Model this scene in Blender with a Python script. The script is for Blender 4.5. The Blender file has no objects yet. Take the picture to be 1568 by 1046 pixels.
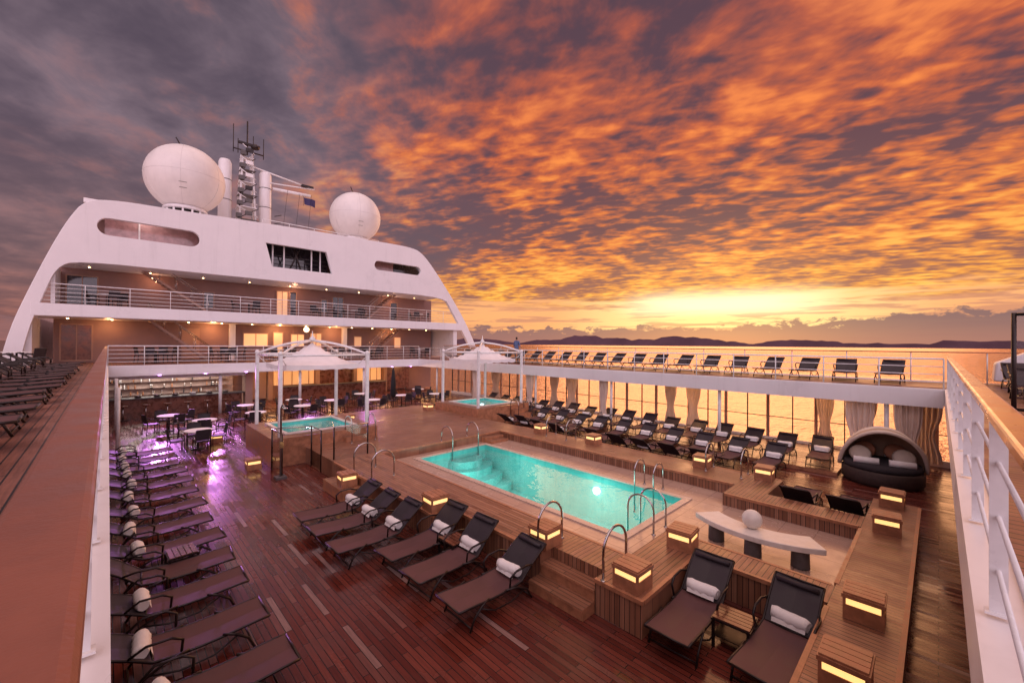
import bpy, bmesh, math, random
from math import sin, cos, pi, radians
from mathutils import Vector, Matrix, noise
random.seed(7)
S = bpy.context.scene
COL = S.collection
S.view_settings.view_transform='Standard'
S.view_settings.look='None'
S.view_settings.exposure=0

# ------------------------------------------------------------------ nodes
class NT:
    def __init__(s, nt): s.nt=nt; s.N=nt.nodes; s.L=nt.links
    def put(s, sock, v):
        if isinstance(v, bpy.types.NodeSocket): s.L.new(v, sock)
        elif isinstance(v,(tuple,list)):
            n=len(sock.default_value)
            v=tuple(v)
            if n==4 and len(v)==3: v=v+(1,)
            sock.default_value=v
        else: sock.default_value=v
    def m(s, op, a, b=0.0, c=None):
        n=s.N.new('ShaderNodeMath'); n.operation=op
        s.put(n.inputs[0],a); s.put(n.inputs[1],b)
        if c is not None: s.put(n.inputs[2],c)
        return n.outputs[0]
    def mr(s, x, a, b, c=0.0, d=1.0, t='SMOOTHSTEP'):
        n=s.N.new('ShaderNodeMapRange'); n.interpolation_type=t
        s.put(n.inputs['Value'],x); s.put(n.inputs['From Min'],a); s.put(n.inputs['From Max'],b)
        s.put(n.inputs['To Min'],c); s.put(n.inputs['To Max'],d)
        return n.outputs[0]
    def mix(s, f, a, b, bt='MIX'):
        n=s.N.new('ShaderNodeMix'); n.data_type='RGBA'; n.blend_type=bt
        s.put(n.inputs[0],f); s.put(n.inputs[6],a); s.put(n.inputs[7],b)
        return n.outputs[2]
    def noise(s, v, scale, detail=4, rough=.55, dist=0.0):
        n=s.N.new('ShaderNodeTexNoise'); s.L.new(v,n.inputs['Vector'])
        n.inputs['Scale'].default_value=scale; n.inputs['Detail'].default_value=detail
        n.inputs['Roughness'].default_value=rough; n.inputs['Distortion'].default_value=dist
        return n.outputs['Fac']
    def ramp(s, f, stops, interp='LINEAR'):
        n=s.N.new('ShaderNodeValToRGB'); s.put(n.inputs[0],f)
        r=n.color_ramp; r.interpolation=interp
        while len(r.elements)<len(stops): r.elements.new(0.5)
        for e,(p,c) in zip(r.elements,stops):
            e.position=p; e.color=(c[0],c[1],c[2],1)
        return n.outputs[0]
    def comb(s,x,y,z):
        n=s.N.new('ShaderNodeCombineXYZ'); s.put(n.inputs[0],x); s.put(n.inputs[1],y); s.put(n.inputs[2],z)
        return n.outputs[0]
    def sep(s,v):
        n=s.N.new('ShaderNodeSeparateXYZ'); s.L.new(v,n.inputs[0]); return n.outputs
    def bump(s,h,st=.3,dist=.01):
        n=s.N.new('ShaderNodeBump'); n.inputs['Strength'].default_value=st; n.inputs['Distance'].default_value=dist
        s.L.new(h,n.inputs['Height']); return n.outputs[0]

def newmat(name):
    m=bpy.data.materials.new(name); m.use_nodes=True
    t=NT(m.node_tree); b=m.node_tree.nodes['Principled BSDF']
    tc=t.N.new('ShaderNodeTexCoord').outputs['Object']
    return m,t,b,tc

def mat(name, col, rough=.5, metal=0.0, var=.15, vs=3.0, bump=0.0, bs=40., bd=.005, spec=.5, coat=0, rvar=0.1, streak=0.0):
    m,t,b,tc=newmat(name)
    n=t.noise(tc,vs,4,.6)
    c0=tuple(x*(1-var) for x in col); c1=tuple(min(1,x*(1+var)) for x in col)
    c=t.mix(t.mr(n,.3,.7),c0,c1)
    if streak:   # vertical weather streaks
        s=t.sep(tc); v=t.comb(t.m('MULTIPLY',s[0],3.),t.m('MULTIPLY',s[1],3.),t.m('MULTIPLY',s[2],.25))
        c=t.mix(t.mr(t.noise(v,1.3,4,.6),.52,.75,0,streak),c,tuple(x*.62 for x in col))
    t.put(b.inputs['Base Color'],c)
    t.put(b.inputs['Roughness'], t.mr(n,.3,.7,max(.02,rough-rvar),min(1,rough+rvar)))
    b.inputs['Metallic'].default_value=metal
    b.inputs['Specular IOR Level'].default_value=spec
    b.inputs['Coat Weight'].default_value=coat
    if bump: t.put(b.inputs['Normal'], t.bump(t.noise(tc,bs,2,.6),bump,bd))
    return m

def planks(name, stops, row=.11, length=2.4, axis='Y', r0=.2, r1=.5, bump=.25, seam=(.01,.008,.008), offset=.37, ms=.006, dirt=.35, coat=0.0):
    m,t,b,tc=newmat(name)
    s=t.sep(tc)
    v=t.comb(s[1],s[0],0.0) if axis=='Y' else t.comb(s[0],s[1],0.0)
    n=t.N.new('ShaderNodeTexBrick'); t.L.new(v,n.inputs['Vector'])
    n.offset=offset; n.offset_frequency=2
    n.inputs['Scale'].default_value=1; n.inputs['Brick Width'].default_value=length; n.inputs['Row Height'].default_value=row
    n.inputs['Mortar Size'].default_value=ms; n.inputs['Mortar Smooth'].default_value=.2
    n.inputs['Color1'].default_value=(0,0,0,1); n.inputs['Color2'].default_value=(1,1,1,1); n.inputs['Mortar'].default_value=(.3,.3,.3,1)
    tint=t.sep(n.outputs['Color'])[0]
    col=t.ramp(tint,stops)
    gr=t.comb(t.m('MULTIPLY',s[0],30.) if axis=='Y' else t.m('MULTIPLY',s[0],1.5), t.m('MULTIPLY',s[1],1.5) if axis=='Y' else t.m('MULTIPLY',s[1],30.), 0.0)
    g=t.noise(gr,1.5,4,.65)
    col=t.mix(t.mr(g,.25,.75,0,.5),col,(.03,.010,.007),'MIX')
    big=t.noise(tc,.7,4,.65)
    col=t.mix(t.mr(big,.35,.75,0,dirt),col,(.04,.018,.016))
    col=t.mix(n.outputs['Fac'],col,seam)
    t.put(b.inputs['Base Color'],col)
    rr=t.m('ADD',t.mr(tint,0,1,r0,r1,'LINEAR'),t.mr(big,.3,.7,-.08,.12))
    t.put(b.inputs['Roughness'],rr)
    h=t.m('SUBTRACT',t.m('MULTIPLY',g,.25),n.outputs['Fac'])
    h=t.m('ADD',h,t.m('MULTIPLY',tint,.3))
    t.put(b.inputs['Normal'],t.bump(h,bump,.004))
    b.inputs['Coat Weight'].default_value=coat
    return m

DECK=planks('wet_deck_planks',[(0,(.12,.023,.015)),(.35,(.18,.037,.024)),(.62,(.24,.058,.037)),(.85,(.15,.035,.026)),(.94,(.27,.10,.075)),(1,(.40,.27,.25))],row=.09,length=1.1,r0=.14,r1=.34,offset=.41,bump=.3)
TEAKY=planks('teak_planks_long',[(0,(.28,.12,.065)),(.5,(.40,.18,.10)),(1,(.49,.25,.15))],row=.085,length=2.2,axis='Y',r0=.3,r1=.5,dirt=.2)
TEAKX=planks('teak_planks_cross',[(0,(.28,.12,.065)),(.5,(.40,.18,.10)),(1,(.49,.25,.15))],row=.085,length=1.6,axis='X',r0=.3,r1=.5,dirt=.2)
GALY=planks('gallery_planks',[(0,(.24,.095,.06)),(.5,(.32,.13,.085)),(1,(.40,.18,.13))],row=.11,length=3.,axis='Y',r0=.35,r1=.55,ms=.008)
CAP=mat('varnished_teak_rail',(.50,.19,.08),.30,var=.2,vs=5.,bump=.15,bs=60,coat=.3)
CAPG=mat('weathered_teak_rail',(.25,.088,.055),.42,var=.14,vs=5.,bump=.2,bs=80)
WOODT=mat('teak_trim',(.40,.175,.09),.42,var=.25,vs=6)
WOODD=mat('mahogany_panel',(.16,.055,.03),.3,var=.35,vs=4,coat=.2)
WHITE=mat('white_ship_paint',(.82,.80,.81),.36,var=.035,vs=.6,bump=.05,bs=1.2,bd=.02,streak=.16)
WHITER=mat('white_rail_paint',(.78,.77,.77),.3,var=.06,vs=5)
DOMEM=mat('radome_gelcoat',(.82,.78,.75),.4,var=.05,vs=.9,streak=.12)
DARKM=mat('dark_bronze_frame',(.022,.013,.012),.35,metal=.3,var=.2)
SLING=mat('brown_sling_fabric',(.105,.043,.043),.62,var=.15,bump=.4,bs=300,bd=.002)
SLINGB=mat('black_sling_fabric',(.028,.020,.026),.6,var=.15,bump=.4,bs=300,bd=.002)
TOWEL=mat('white_towel',(.86,.84,.82),.95,var=.04,bump=.6,bs=120,bd=.006)
STEEL=mat('stainless_steel',(.50,.47,.46),.18,metal=1,var=.05)
WALLT=mat('beige_wall',(.40,.24,.18),.6,var=.08,vs=.8)
WALLM=mat('mauve_wall',(.28,.16,.14),.6,var=.10,vs=.8)
DGLASS=mat('dark_glass',(.03,.025,.035),.06,var=.2,spec=.9,rvar=.02)
PGLASS=mat('pale_tinted_glass',(.50,.30,.30),.1,var=.2,spec=.8,rvar=.02)
CUSH=mat('cream_cushion',(.78,.66,.54),.9,var=.06,bump=.3,bs=60)
FABW=mat('white_canvas',(.84,.80,.80),.8,var=.05,bump=.2,bs=90)
CURT=mat('curtain_fabric',(.80,.66,.56),.85,var=.08,bump=.2,bs=90)
WICK=mat('dark_wicker',(.05,.03,.025),.6,var=.4,vs=30,bump=.8,bs=150,bd=.01)
STONEW=mat('white_stone',(.76,.70,.63),.45,var=.08,vs=6,bump=.15,bs=60)
GREYST=mat('grey_stone',(.10,.09,.09),.5,var=.2,vs=8)
BLACKF=mat('black_canvas',(.012,.012,.014),.8)
HILLM=mat('hazy_hill',(.10,.058,.075),.95,var=.15,vs=.001,spec=0)
HULLM=mat('hull_paint',(.75,.75,.76),.4)
def emi(name,c,s):
    m=bpy.data.materials.new(name); m.use_nodes=True
    t=NT(m.node_tree); b=m.node_tree.nodes['Principled BSDF']
    b.inputs['Base Color'].default_value=(.8,.7,.5,1)
    b.inputs['Emission Color'].default_value=c+(1,); b.inputs['Emission Strength'].default_value=s
    return m
GLOW=emi('lantern_glow',(1,.56,.18),1.4)
LAMPW=emi('warm_ceiling_lamp',(1,.62,.28),18)
WINW=emi('warm_lit_window',(1,.44,.13),.75)
WINW2=emi('lit_bar_back',(1,.36,.11),.45)
LAMPP=emi('purple_led',(.65,.25,1),14)
POOLL=emi('pool_lamp',(.85,1,.9),5)

def tilemat(name,c1,c2,size,rough,mort,spec=.5):
    m,t,b,tc=newmat(name)
    n=t.N.new('ShaderNodeTexBrick'); t.L.new(tc,n.inputs['Vector']); n.offset=0
    n.inputs['Scale'].default_value=1; n.inputs['Brick Width'].default_value=size; n.inputs['Row Height'].default_value=size
    n.inputs['Mortar Size'].default_value=size*.012
    n.inputs['Color1'].default_value=c1+(1,); n.inputs['Color2'].default_value=c2+(1,); n.inputs['Mortar'].default_value=mort+(1,)
    g=t.noise(tc,2.5,5,.7,.6)
    c=t.mix(t.mr(g,.3,.7,0,.45),n.outputs['Color'],tuple(x*.72 for x in c1))
    t.put(b.inputs['Base Color'],c)
    t.put(b.inputs['Roughness'],t.mr(g,.3,.7,rough*.6,min(1,rough*1.5)))
    t.put(b.inputs['Normal'],t.bump(t.m('SUBTRACT',0.0,n.outputs['Fac']),.15,.003))
    b.inputs['Specular IOR Level'].default_value=spec
    return m
TILE=tilemat('travertine_tile',(.56,.39,.29),(.48,.32,.25),.6,.2,(.26,.17,.13))
POOLT=tilemat('turquoise_pool_tile',(.12,.56,.52),(.16,.62,.57),.12,.8,(.3,.7,.66),spec=0)

def clearmat(name, tint, bs, st, rough=.02, base=.03):
    m=bpy.data.materials.new(name); m.use_nodes=True
    t=NT(m.node_tree); t.N.clear()
    out=t.N.new('ShaderNodeOutputMaterial')
    tc=t.N.new('ShaderNodeTexCoord').outputs['Object']
    g=t.N.new('ShaderNodeBsdfGlossy'); g.inputs['Roughness'].default_value=rough
    lw=t.N.new('ShaderNodeLayerWeight'); lw.inputs['Blend'].default_value=.5
    if bs:
        nb=t.bump(t.noise(tc,bs,3,.55,.6),st,.05)
        t.L.new(nb,g.inputs['Normal']); t.L.new(nb,lw.inputs['Normal'])
    tr=t.N.new('ShaderNodeBsdfTransparent'); tr.inputs['Color'].default_value=tint+(1,)
    f=t.m('ADD',base,t.m('MULTIPLY',t.m('POWER',lw.outputs['Facing'],5.0),.85))
    mx=t.N.new('ShaderNodeMixShader'); t.L.new(f,mx.inputs[0]); t.L.new(tr.outputs[0],mx.inputs[1]); t.L.new(g.outputs[0],mx.inputs[2])
    t.L.new(mx.outputs[0],out.inputs[0]); return m
WATER=clearmat('pool_water',(.84,1,.98),1.8,.35)
GLASS=clearmat('clear_glass',(.9,.9,.9),0,0)

def seamat():
    m=bpy.data.materials.new('sea_water'); m.use_nodes=True
    t=NT(m.node_tree); t.N.clear()
    out=t.N.new('ShaderNodeOutputMaterial')
    tc=t.N.new('ShaderNodeTexCoord').outputs['Object']
    s=t.sep(tc)
    v=t.comb(t.m('MULTIPLY',s[0],.6),s[1],0.0)
    h=t.m('ADD',t.noise(v,.35,4,.62,.3),t.m('MULTIPLY',t.noise(v,.03,4,.6),3.))
    nb=t.bump(h,.9,1.6)
    g=t.N.new('ShaderNodeBsdfGlossy'); g.inputs['Roughness'].default_value=.22; g.inputs['Color'].default_value=(.80,.60,.50,1); t.L.new(nb,g.inputs['Normal'])
    df=t.N.new('ShaderNodeBsdfDiffuse'); df.inputs['Color'].default_value=(.06,.04,.05,1)
    mx=t.N.new('ShaderNodeMixShader'); mx.inputs[0].default_value=.88
    t.L.new(df.outputs[0],mx.inputs[1]); t.L.new(g.outputs[0],mx.inputs[2]); t.L.new(mx.outputs[0],out.inputs[0])
    return m
SEA=seamat()

# ------------------------------------------------------------------ mesh builder
class MB:
    def __init__(s): s.bm=bmesh.new(); s.mats=[]; s.recalc=True
    def mi(s,m):
        if m not in s.mats: s.mats.append(m)
        return s.mats.index(m)
    def face(s,vs,m,sm=False):
        try: f=s.bm.faces.new(vs)
        except ValueError: return
        f.material_index=s.mi(m); f.smooth=sm
    def poly(s,pts,m): s.face([s.bm.verts.new(p) for p in pts],m)
    def box(s,x0,x1,y0,y1,z0,z1,m,M=None,top=None):
        c=[(x0,y0,z0),(x1,y0,z0),(x1,y1,z0),(x0,y1,z0),(x0,y0,z1),(x1,y0,z1),(x1,y1,z1),(x0,y1,z1)]
        if M is not None: c=[M@Vector(p) for p in c]
        v=[s.bm.verts.new(p) for p in c]
        for k,f in enumerate(((0,3,2,1),(4,5,6,7),(0,1,5,4),(1,2,6,5),(2,3,7,6),(3,0,4,7))):
            s.face([v[i] for i in f], top if (top and k==1) else m)
    def tube(s,pts,r,m,seg=6,caps=True,rs=None):
        pts=[Vector(p) for p in pts]; rings=[]
        up=None
        for i,p in enumerate(pts):
            a=pts[max(i-1,0)]; b=pts[min(i+1,len(pts)-1)]
            d=(b-a).normalized()
            if up is None:
                up=d.orthogonal().normalized()
            up=(up-d*up.dot(d))
            if up.length<1e-5: up=d.orthogonal()
            up.normalize(); w=d.cross(up)
            rr=rs[i] if rs else r
            rings.append([s.bm.verts.new(p+up*(rr*cos(2*pi*k/seg))+w*(rr*sin(2*pi*k/seg))) for k in range(seg)])
        for i in range(len(rings)-1):
            for k in range(seg):
                s.face([rings[i][k],rings[i][(k+1)%seg],rings[i+1][(k+1)%seg],rings[i+1][k]],m,seg>4)
        if caps:
            s.face(rings[0][::-1],m); s.face(rings[-1],m)
    def lathe(s,prof,c,m,seg=24,M=None):
        c=Vector(c); rings=[]
        for r,z in prof:
            ring=[]
            for k in range(seg):
                p=Vector((r*cos(2*pi*k/seg),r*sin(2*pi*k/seg),z))
                if M is not None: p=M@p
                ring.append(s.bm.verts.new(c+p))
            rings.append(ring)
        for i in range(len(rings)-1):
            for k in range(seg):
                s.face([rings[i][k],rings[i][(k+1)%seg],rings[i+1][(k+1)%seg],rings[i+1][k]],m,True)
        s.face(rings[0][::-1],m); s.face(rings[-1],m)
    def sphere(s,c,r,m,seg=24,n=12,sz=1.0):
        s.lathe([(max(.001,r*cos(a)),r*sz*sin(a)) for a in [(-pi/2+pi*i/n) for i in range(n+1)]],c,m,seg)
    def strip(s,A,B,m,sm=True):
        va=[s.bm.verts.new(p) for p in A]; vb=[s.bm.verts.new(p) for p in B]
        for i in range(len(A)-1): s.face([va[i],va[i+1],vb[i+1],vb[i]],m,sm)
    def mesh(s,name):
        if s.recalc: bmesh.ops.recalc_face_normals(s.bm,faces=s.bm.faces)
        me=bpy.data.meshes.new(name); s.bm.to_mesh(me); s.bm.free()
        for m in s.mats: me.materials.append(m)
        return me
    def obj(s,name,parent=None,bevel=0,loc=None):
        o=bpy.data.objects.new(name,s.mesh(name)); COL.objects.link(o)
        if parent: o.parent=parent
        if loc: o.location=loc
        if bevel:
            md=o.modifiers.new('bevel','BEVEL'); md.width=bevel; md.segments=2; md.limit_method='ANGLE'
        return o
def inst(me,name,loc,rz=0,parent=None,sc=1):
    o=bpy.data.objects.new(name,me); COL.objects.link(o); o.location=loc; o.rotation_euler=(0,0,rz)
    o.scale=(sc,sc,sc)
    if parent: o.parent=parent
    return o
def empty(name,loc=(0,0,0)):
    o=bpy.data.objects.new(name,None); COL.objects.link(o); o.location=loc; return o
def lamp(name,kind,loc,col,en,parent=None,size=.1,rot=None,spread=None,sy=None):
    l=bpy.data.lights.new(name,kind); l.color=col; l.energy=en
    if kind=='AREA':
        l.size=size
        if sy: l.shape='RECTANGLE'; l.size_y=sy
    elif kind!='SUN': l.shadow_soft_size=size
    if kind=='SPOT': l.spot_size=radians(spread or 110); l.spot_blend=.8
    o=bpy.data.objects.new(name,l); COL.objects.link(o); o.location=loc
    if rot: o.rotation_euler=rot
    if parent: o.parent=parent
    return o

ZD=-4.2; ZP=-3.65; ZT=-3.95; ZW=-4.03; ZG=-1.25; ZF=-1.78; YF=29.4; XS=18.1

# ------------------------------------------------------------------ camera
cam=bpy.data.cameras.new('camera'); co=bpy.data.objects.new('camera',cam); COL.objects.link(co)
cam.lens=14.6; cam.sensor_width=36; cam.clip_start=.02; cam.clip_end=200000
co.matrix_world=Matrix.Rotation(radians(-44.2),4,'Z')@Matrix.Rotation(radians(90.36),4,'X')@Matrix.Rotation(radians(.45),4,'Z')
S.camera=co

# ------------------------------------------------------------------ world
W=bpy.data.worlds.new('World'); S.world=W; W.use_nodes=True
t=NT(W.node_tree); t.N.clear()
out=t.N.new('ShaderNodeOutputWorld'); bg=t.N.new('ShaderNodeBackground')
d=t.N.new('ShaderNodeTexCoord').outputs['Generated']
x,y,z=t.sep(d)
saz=radians(19.5); sx,sy=cos(saz),sin(saz)
hl=t.m('SQRT',t.m('ADD',t.m('MULTIPLY',x,x),t.m('MULTIPLY',y,y)))
hl=t.m('MAXIMUM',hl,.001)
hx=t.m('DIVIDE',x,hl); hy=t.m('DIVIDE',y,hl)
sd=t.m('ADD',t.m('MULTIPLY',hx,sx),t.m('MULTIPLY',hy,sy))      # cos azimuth to sun
zp=t.m('MAXIMUM',z,0.0)
dn=t.m('ADD',zp,.10)
px=t.m('DIVIDE',x,dn); py=t.m('DIVIDE',y,dn)
P=t.comb(t.m('ADD',px,t.m('MULTIPLY',py,-.3)),t.m('MULTIPLY',py,.55),0.0)
big=t.noise(P,1.1,3,.5,.3)
P3=t.comb(t.m('ADD',px,t.m('MULTIPLY',py,-.15)),t.m('MULTIPLY',py,.75),7.0)
mid=t.noise(P3,4.0,5,.60,.25)
P2=t.comb(t.m('ADD',px,t.m('MULTIPLY',py,.35)),t.m('MULTIPLY',py,.6),3.0)
rip=t.noise(P2,13.0,2,.5,.2)
ripw=t.mr(z,.70,.30,.4,1.4)
dens=t.m('ADD',t.m('ADD',t.m('MULTIPLY',big,.44),t.m('MULTIPLY',mid,.38)),t.m('MULTIPLY',t.m('ADD',.5,t.m('MULTIPLY',t.m('SUBTRACT',rip,.5),ripw)),.24))
lit=t.mr(dens,.460,.585)
hot=t.mr(dens,.545,.65)
K=t.m('MULTIPLY',zp,1.4)
LZ=t.ramp(K,[(0,(1,.46,.07)),(.16,(.96,.36,.045)),(.30,(.84,.21,.034)),(.55,(.62,.125,.036)),(.85,(.46,.10,.055)),(1,(.38,.11,.08))])
HZ=t.ramp(K,[(0,(1.,.68,.18)),(.16,(1,.56,.09)),(.35,(1,.38,.055)),(.6,(.98,.26,.05)),(1,(.75,.2,.09))])
DZ=t.ramp(K,[(0,(.60,.22,.09)),(.16,(.36,.12,.075)),(.32,(.18,.066,.065)),(.6,(.115,.048,.062)),(1,(.09,.05,.068))])
sunc=t.mix(lit,DZ,LZ); sunc=t.mix(hot,sunc,HZ)
LL=t.ramp(K,[(0,(.42,.15,.12)),(.2,(.32,.16,.16)),(.5,(.27,.185,.22)),(1,(.18,.135,.17))])
DL=t.ramp(K,[(0,(.20,.080,.085)),(.2,(.15,.085,.10)),(.5,(.105,.073,.10)),(1,(.065,.048,.07))])
dl=t.m('ADD',t.m('ADD',t.m('MULTIPLY',big,.58),t.m('MULTIPLY',mid,.32)),t.m('MULTIPLY',rip,.10))
leftc=t.mix(t.mr(dl,.38,.64),DL,LL)
leftc=t.mix(t.m('MULTIPLY',t.mr(mid,.50,.72,0,.7),t.mr(sd,.1,.7)),leftc,(.46,.14,.09))
sw2=t.mr(t.m('ADD',sd,t.m('ADD',t.m('MULTIPLY',t.m('SUBTRACT',big,.5),.6),t.m('MULTIPLY',t.m('SUBTRACT',mid,.5),.35))),.56,.92)
sky=t.mix(sw2,leftc,sunc)
# glow gap just above horizon
gapn=t.noise(t.comb(t.m('MULTIPLY',hx,2.),t.m('MULTIPLY',hy,2.),t.m('MULTIPLY',z,34.)),2.8,5,.62,.4)
zz=t.m('ADD',z,t.m('MULTIPLY',t.m('SUBTRACT',gapn,.5),.10))
gap=t.m('MULTIPLY',t.mr(zz,.118,.085),t.mr(sd,.45,.9))
core=t.mr(sd,.93,1.0)
gcol=t.mix(core,(1.,.44,.17),(1.1,.78,.32))
gcol=t.mix(t.mr(gapn,.49,.58,0,.75),gcol,(.56,.22,.15))
sky=t.mix(gap,sky,gcol)
glow=t.m('MULTIPLY',t.mr(sd,.972,1.),t.m('MULTIPLY',t.mr(z,.055,.085),t.mr(z,.135,.09)))
sky=t.mix(t.m('MULTIPLY',glow,.85),sky,(1.4,1.15,.7))
# cloud bank on horizon
bn=t.noise(t.comb(t.m('MULTIPLY',hx,14.),t.m('MULTIPLY',hy,14.),t.m('MULTIPLY',z,30.)),1.6,5,.62,.2)
btop=t.m('ADD',.034,t.m('MULTIPLY',t.m('SUBTRACT',bn,.45),.07))
right=t.mr(hy,.45,-.1,0.0,.024)
btop=t.m('ADD',btop,right)
bank=t.mr(t.m('SUBTRACT',btop,z),-.002,.005)
bcol=t.mix(t.mr(z,0,.06),(.32,.15,.15),(.19,.105,.13))
sky=t.mix(t.m('MULTIPLY',bank,t.mr(sd,.2,.6,.6,.97)),sky,bcol)
# unseen sky astern of the camera, brightened as added fill for the superstructure
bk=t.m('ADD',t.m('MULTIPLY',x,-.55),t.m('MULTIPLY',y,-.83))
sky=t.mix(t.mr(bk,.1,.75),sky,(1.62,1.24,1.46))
# zenith lift: added overhead fill, above the visible sky
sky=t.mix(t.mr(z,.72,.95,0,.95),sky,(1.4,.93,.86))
ns=t.N.new('ShaderNodeTexSky'); ns.sky_type='NISHITA'; ns.sun_disc=False; ns.sun_elevation=radians(4); ns.sun_rotation=radians(70.5)
sky=t.mix(1.0,sky,t.mix(1.0,ns.outputs[0],(.008,.008,.01),'MULTIPLY'),'ADD')
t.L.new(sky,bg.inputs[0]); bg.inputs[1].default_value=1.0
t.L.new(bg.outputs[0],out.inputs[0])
sun=lamp('sun','SUN',(30,10,20),(1,.48,.22),1.15)
sun.data.angle=radians(45)
sdv=Vector((cos(saz)*cos(radians(14)),sin(saz)*cos(radians(14)),sin(radians(14))))
sun.rotation_euler=(-sdv).to_track_quat('-Z','Y').to_euler()

# ------------------------------------------------------------------ sea & hills
b=MB(); R=60000
b.face([b.bm.verts.new((R*cos(2*pi*k/64),R*sin(2*pi*k/64),-22)) for k in range(64)],SEA)
b.obj('sea')
b=MB()
A=[];B=[]
for i in range(161):
    az=radians(-12+ i*75/160); Rr=16000
    h=120+380*max(0,noise.noise(Vector((i*.045,3.1,0)))+.25)+130*noise.noise(Vector((i*.16,1,0)))+50*noise.noise(Vector((i*.5,2,0)))
    h*=min(1,i/25,(160-i)/25)
    A.append((Rr*cos(az),Rr*sin(az),-22)); B.append((Rr*1.02*cos(az),Rr*1.02*sin(az),-20+max(h,5)))
b.strip(A,B,HILLM); b.obj('distant_hills')

# ------------------------------------------------------------------ decks
b=MB()
PX0,PX1,PY0,PY1=7.65,10.65,4.55,12.4
def ring(b,x0,x1,y0,y1,hx0,hx1,hy0,hy1,z0,z1,m,top=None):
    b.box(x0,hx0,y0,y1,z0,z1,m,top=top); b.box(hx1,x1,y0,y1,z0,z1,m,top=top)
    b.box(hx0,hx1,y0,hy0,z0,z1,m,top=top); b.box(hx0,hx1,hy1,y1,z0,z1,m,top=top)
ring(b,-4,21.4,-4,34.6,PX0,PX1,PY0,PY1,-4.3,ZD,DECK)
b.obj('main_deck')
b=MB()
e=.003
ring(b,6.5,11.9,3.75,12.9,PX0-.01,PX1+.01,PY0-.01,PY1+.01,ZD+e,ZT,TILE)
b.box(8.0,11.0,1.1,3.75-e,ZD+e,ZT,TILE)
b.obj('pool_surround')
COPE=mat('coping_stone',(.60,.47,.38),.35,var=.1,vs=8)
b=MB()
ring(b,PX0-.14,PX1+.14,PY0-.14,PY1+.14,PX0+.03,PX1-.03,PY0+.03,PY1-.03,ZT+.004,ZT+.03,COPE)
b.obj('pool_coping')

b=MB()
def platp(x0,x1,y0,y1,top=TEAKX,zt=ZP):
    b.box(x0,x1,y0,y1,ZD+.002,zt,TEAKX,top=top)
platp(5.0,6.5,7.5,12.9,TEAKY); platp(5.5,6.5,4.9,7.5,TEAKY); platp(5.8,6.5,3.75,4.9,TEAKX); platp(5.5,8.0,2.95,3.75,TEAKX)
platp(7.4,8.0,1.1,2.95,TEAKX); platp(3.9,13.3,.3,1.1,TEAKY)
platp(11.0,11.7,1.1,2.95,TEAKX); platp(11.0,13.2,2.95,3.75,TEAKX); platp(11.9,13.2,3.75,12.9,TEAKY)
platp(5.0,13.2,12.9,21.5,TEAKX)
def nose(x0,x1,y0,y1):
    b.box(x0,x1,y0,y1,ZP-.055,ZP+.006,WOODT)
nose(4.975,5.03,7.48,12.9); nose(5.475,5.53,4.9,7.47); nose(5.475,5.53,2.93,3.75); nose(5.535,7.395,2.925,2.985)
nose(6.47,6.53,3.8,12.85); nose(7.37,7.43,1.15,2.92); nose(7.97,8.03,1.15,3.7); nose(8.1,10.9,1.07,1.13); nose(3.95,7.3,1.07,1.13)
nose(3.95,13.25,.275,.33); nose(13.17,13.23,3.,12.85); nose(11.87,11.93,3.8,12.85); nose(10.97,11.03,1.15,3.7); nose(6.6,11.8,12.87,12.93)
b.obj('teak_platform')
b=MB()
for (x0,x1,zt) in ((5.2,5.5,ZD+.18),(5.5,5.8-.003,ZD+.36)):
    b.box(x0,x1,3.76,4.89,ZD+.002,zt-.04,WOODT); b.box(x0-.02,x1,3.76,4.89,zt-.04,zt,WOODT,top=TEAKY)
b.obj('deck_steps')
b=MB()
for i,(y0,zt) in enumerate(((12.3,ZT+.1),(12.6,ZT+.2))):
    b.box(10.85,11.8,y0,y0+.28,ZT+.002,zt,WOODT,top=TEAKX)
b.obj('deck_steps')
for (yy) in (4.3,10.4):
    b=MB()
    b.box(13.24,13.54,yy-.5,yy+.5,ZD+.002,ZD+.36,WOODT,top=TEAKY); b.box(13.54,13.84,yy-.5,yy+.5,ZD+.002,ZD+.18,WOODT,top=TEAKY)
    b.obj('deck_steps')

# ------------------------------------------------------------------ pool
b=MB(); b.recalc=False
ZB=-5.3; i_=.004
X0,X1,Y0,Y1=PX0+i_,PX1-i_,PY0+i_,PY1-i_
b.poly([(X0,Y0,ZB),(X1,Y0,ZB),(X1,Y1,ZB),(X0,Y1,ZB)],POOLT)
for (a,c) in (((X0,Y0),(X1,Y0)),((X1,Y0),(X1,Y1)),((X1,Y1),(X0,Y1)),((X0,Y1),(X0,Y0))):
    b.poly([(a[0],a[1],ZB),(c[0],c[1],ZB),(c[0],c[1],ZT+.002),(a[0],a[1],ZT+.002)],POOLT)
pool=b.obj('swimming_pool')
b=MB()
for k,(r,zt) in enumerate(((2.0,-5.0),(1.55,-4.75),(1.1,-4.5),(.7,-4.25))):
    c=(9.6,Y1-.02)
    pts=[(c[0]+r*cos(a), c[1]-r*sin(a)*.9) for a in [pi*i/20 for i in range(21)]]
    pts=[(max(X0+.01,min(X1-.01,p[0])),p[1]) for p in pts]
    lo=[b.bm.verts.new((p[0],p[1],ZB+.01)) for p in pts]; hi=[b.bm.verts.new((p[0],p[1],zt)) for p in pts]
    b.face(hi,POOLT)
    for i in range(len(pts)-1): b.face([lo[i],lo[i+1],hi[i+1],hi[i]],POOLT)
b.obj('entry_steps',pool)
b=MB(); b.recalc=False
b.poly([(X0,Y0,ZW),(X1,Y0,ZW),(X1,Y1,ZW),(X0,Y1,ZW)],WATER); b.obj('water_surface',pool)
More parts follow.
